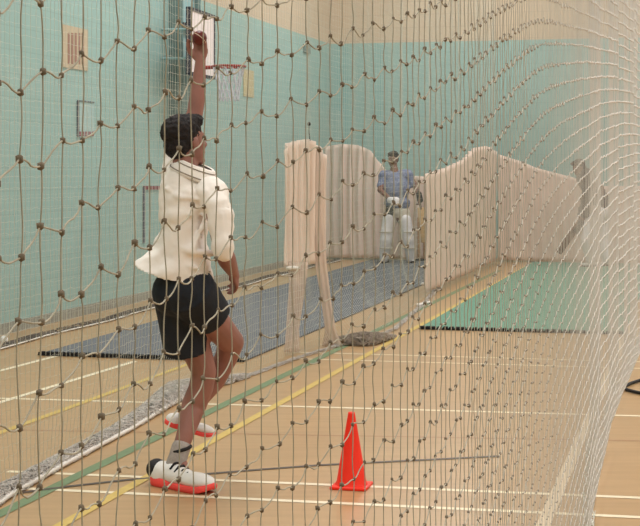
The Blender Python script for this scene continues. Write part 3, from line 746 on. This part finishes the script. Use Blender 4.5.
mb = MB(); mb.ell(Q(396, 188), (.225, .16, .25)); mb.ell(Q(397, 203), (.21, .16, .14)); mb.caps(Q(384, 176), Q(408, 175), .09, .09)
mb.caps(Q(384, 177), Q(381, 186, -.05), .082, .065); mb.caps(Q(408, 176), Q(412, 184), .082, .065)
mb.build('t_shirt', M['tee'], b1, 0.014, 3, lambda co: 0.012 * noise.noise(co * 12))
mb = MB(); mb.ell(Q(397, 212), (.20, .15, .13)); mb.chain([Q(391, 214), Q(387, 238, -.1), Q(385, 258, -.05)], [.12, .085, .06]); mb.chain([Q(403, 214), Q(409, 238, -.05), Q(411, 258)], [.12, .085, .06])
mb.build('trousers', M['trousers'], b1, 0.014, 3)
MB().ell(Q(389, 212, -.16), (.07, .05, .10)).build('thigh_guard', M['black'], b1)
for pts in ([(388, 219, -.17), (386, 240, -.2), (384, 258, -.14)], [(406, 220, -.13), (409, 240, -.14), (411, 258, -.1)]):
    pd = MB().chain([Q(*p) for p in pts], [.085, .10, .075]).build('leg_pad', M['pad'], b1, 0.014, 2)
    for k in range(2):
        st = MB(); st.tube([Q(pts[1][0], pts[1][1] - 8 + 16 * k, pts[1][2]) + Vector((math.cos(t) * .098, math.sin(t) * .098, 0)) for t in [2 * math.pi * j / 20 for j in range(20)]], .010, 6, True)
        st.build('pad_strap', M['trousers'], pd)
MB().chain([Q(390, 200, -.3), Q(396, 201, -.34)], [.05, .065]).ell(Q(395, 203, -.36), (.07, .05, .05)).build('batting_glove', M['pad'], b1, 0.012, 2)
MB().chain([Q(419, 194, -.15), Q(420, 200, -.17)], [.045, .05]).build('batting_glove', M['black'], b1, 0.012, 2)
gz = F(383, 263).z
add_shoe(b1, Q(388, 263) * 1 + Vector((0, .06, -Q(388, 263).z)), Q(381, 263) + Vector((0, -.18, -Q(381, 263).z)), (0, 0, 1), laces=False, sole_m=M['black'], upper_m=M['black'], voxel=.012)
add_shoe(b1, Q(410, 263) + Vector((0, .08, -Q(410, 263).z)), Q(413, 263) + Vector((0, -.18, -Q(413, 263).z)), (0, 0, 1), laces=False, sole_m=M['black'], upper_m=M['shoe'], voxel=.012)
for o in b1.children:
    if o.name.startswith('shoe'): o.location.z += 0.016
def make_bat(a, b, face, label, bm='bat'):
    a = Vector(a); b = Vector(b); x = (b - a).normalized(); L = (b - a).length; f = Vector(face); f = (f - x * f.dot(x)).normalized(); y = x.cross(f); A = (x, y, f)
    r = empty('cricket_bat', b, label, 'bat')
    k = MB(); k.box(a + x * (L * .66), (L * .66, .105, .03), A); k.build('blade', M[bm], r, bevel=0.01)
    k = MB(); k.caps(a, a + x * (L * .36), .017, .018); k.build('handle', M['black'], r)
    return r
make_bat(Q(418.5, 190, -.16), Q(424.5, 243, -.22), Vector((.3, -1, 0)), 'wooden cricket bat hanging down from the hand of the batsman in blue grey')
# stumps
s0 = F(424.5, 261.5); r = empty('cricket_stumps', s0, 'wooden set of stumps on a base, right of the batsman in blue grey', 'stumps')
MB().box(s0 + Vector((0, 0, .03)), (.30, .10, .035)).build('base', M['black'], r, bevel=.006)
for k in (-1, 0, 1): MB().caps(s0 + Vector((k * .098, 0, .03)), s0 + Vector((k * .098, 0, .70)), .019, .018, 10).build('stump', M['wood'], r)
for k in (-1, 1): MB().caps(s0 + Vector((k * .05 - .045, 0, .725)), s0 + Vector((k * .05 + .045, 0, .725)), .010, .010, 8).build('bail', M['wood'], r)

# ---- batsman on the green mat
DB = 22.7
b2 = empty('person', F(597, 266), 'distant batsman in dark top and white pads bending over a bat on the green mat', 'person')
hc2, hf2, hu2 = Q(579, 168), Vector((-.9, -.35, -.35)), Vector((-.35, 0, .95))
mb = MB(); add_head(mb, hc2, hf2, hu2, Q(587, 176))
mb.ell(Q(594, 190), (.17, .15, .24), axes_from((.5, 0, -.85), (0, 1, 0))); mb.caps(Q(588, 178), Q(600, 206), .12, .15); mb.ell(Q(600, 210), (.16, .15, .15))
mb.caps(Q(588, 179, -.2), Q(588, 179, .2), .07, .07)
mb.chain([Q(588, 181, -.2), Q(589, 203, -.25), Q(581, 224, -.2)], [.065, .048, .034]); mb.chain([Q(590, 181, .2), Q(585, 203, .1), Q(578, 226, -.08)], [.065, .048, .034])
mb.chain([Q(597, 213, -.1), Q(590, 236, -.15), Q(592, 262, -.1)], [.10, .068, .042]); mb.chain([Q(604, 213, .1), Q(603, 237, .1), Q(609, 262, .1)], [.10, .068, .042])
add_hand(mb, Q(581, 224, -.2), Vector((-.6, 0, -.8)), Vector((0, 1, 0)), Vector((-1, 0, .3)), .9, 1.1); add_hand(mb, Q(578, 226, -.08), Vector((-.6, -.2, -.8)), Vector((0, -1, 0)), Vector((-1, 0, .3)), .9, 1.1)
mb.build('body', M['skin_dark'], b2, 0.012, 4)
add_eyes(hc2, hf2, hu2, b2); add_hair(hc2, hf2, hu2, b2, 1.0, 0.012, 0.004)
mb = MB(); mb.caps(Q(586, 178), Q(600, 204), .15, .17); mb.caps(Q(588, 179, -.2), Q(590, 180, .2), .09, .09)
mb.chain([Q(588, 181, -.2), Q(589, 203, -.25), Q(585, 215, -.23)], [.09, .075, .06]); mb.chain([Q(590, 181, .2), Q(585, 203, .1), Q(581, 216, 0)], [.09, .075, .06])
mb.build('top', M['dark_top'], b2, 0.014, 3, lambda co: 0.012 * noise.noise(co * 12))
mb = MB(); mb.ell(Q(600, 211), (.18, .17, .13)); mb.chain([Q(597, 213, -.1), Q(590, 236, -.15), Q(592, 259, -.1)], [.13, .09, .065]); mb.chain([Q(604, 213, .1), Q(603, 237, .1), Q(609, 259, .1)], [.13, .09, .065])
mb.build('trousers', M['pad'], b2, 0.014, 3)
for pts in ([(589, 222, -.2), (587, 240, -.22), (590, 259, -.15)], [(601, 222, .05), (600, 240, .05), (606, 259, .05)]):
    MB().chain([Q(*p) for p in pts], [.09, .10, .075]).build('leg_pad', M['pad'], b2, 0.014, 2)
MB().chain([Q(582, 222, -.2), Q(579, 229, -.2)], [.05, .06]).build('batting_glove', M['dark_top'], b2, 0.012, 2)
MB().chain([Q(580, 224, -.07), Q(576, 230, -.1)], [.05, .06]).build('batting_glove', M['dark_top'], b2, 0.012, 2)
for px, dd in ((592, -.1), (609, .1)):
    e = Q(px, 262, dd); add_shoe(b2, (e.x + .07, e.y, .016), (e.x - .20, e.y - .06, .016), (0, 0, 1), laces=False, sole_m=M['black'], upper_m=M['shoe'], voxel=.012)
make_bat(Q(581, 221, -.14), Q(558, 253, -.30), Vector((.2, -1, .3)), 'cricket bat sloping down left from the hands of the batsman in dark top', 'dark_bat')

# ------------------------------------------------------------------ lights, camera
def area(s, t, z, sx, sy, power, colr=(0.96, 0.985, 1.0)):
    l = bpy.data.lights.new('ceiling_lamp', 'AREA'); l.shape = 'RECTANGLE'; l.size = sx; l.size_y = sy; l.energy = power; l.color = colr
    o = bpy.data.objects.new('ceiling_lamp', l); COL.objects.link(o); o.location = H(s, t, z); o.rotation_euler = (0, 0, HANG)
for s in (1.0, 8.0, 15.0, 21.5):
    for t in (-3.2, 3.5, 9.5): area(s, t, 6.9, 3.0, 1.6, 215)
w = bpy.data.worlds.new('hall_air'); SC.world = w; w.use_nodes = True
w.node_tree.nodes['Background'].inputs[0].default_value = (0.8, 0.86, 0.9, 1); w.node_tree.nodes['Background'].inputs[1].default_value = 0.3

cam = bpy.data.cameras.new('camera'); co = bpy.data.objects.new('camera', cam); COL.objects.link(co)
co.location = (0, 0, CAMZ); co.rotation_euler = (math.pi / 2, 0, 0)
cam.sensor_width = 36; cam.lens = 36 * FPX / 640; cam.shift_y = -(263 - HY) / 640; cam.clip_start = 0.05; cam.clip_end = 200
SC.camera = co
SC.view_settings.view_transform = 'Standard'; SC.view_settings.look = 'None'; SC.view_settings.gamma = 1; SC.view_settings.exposure = 0.0
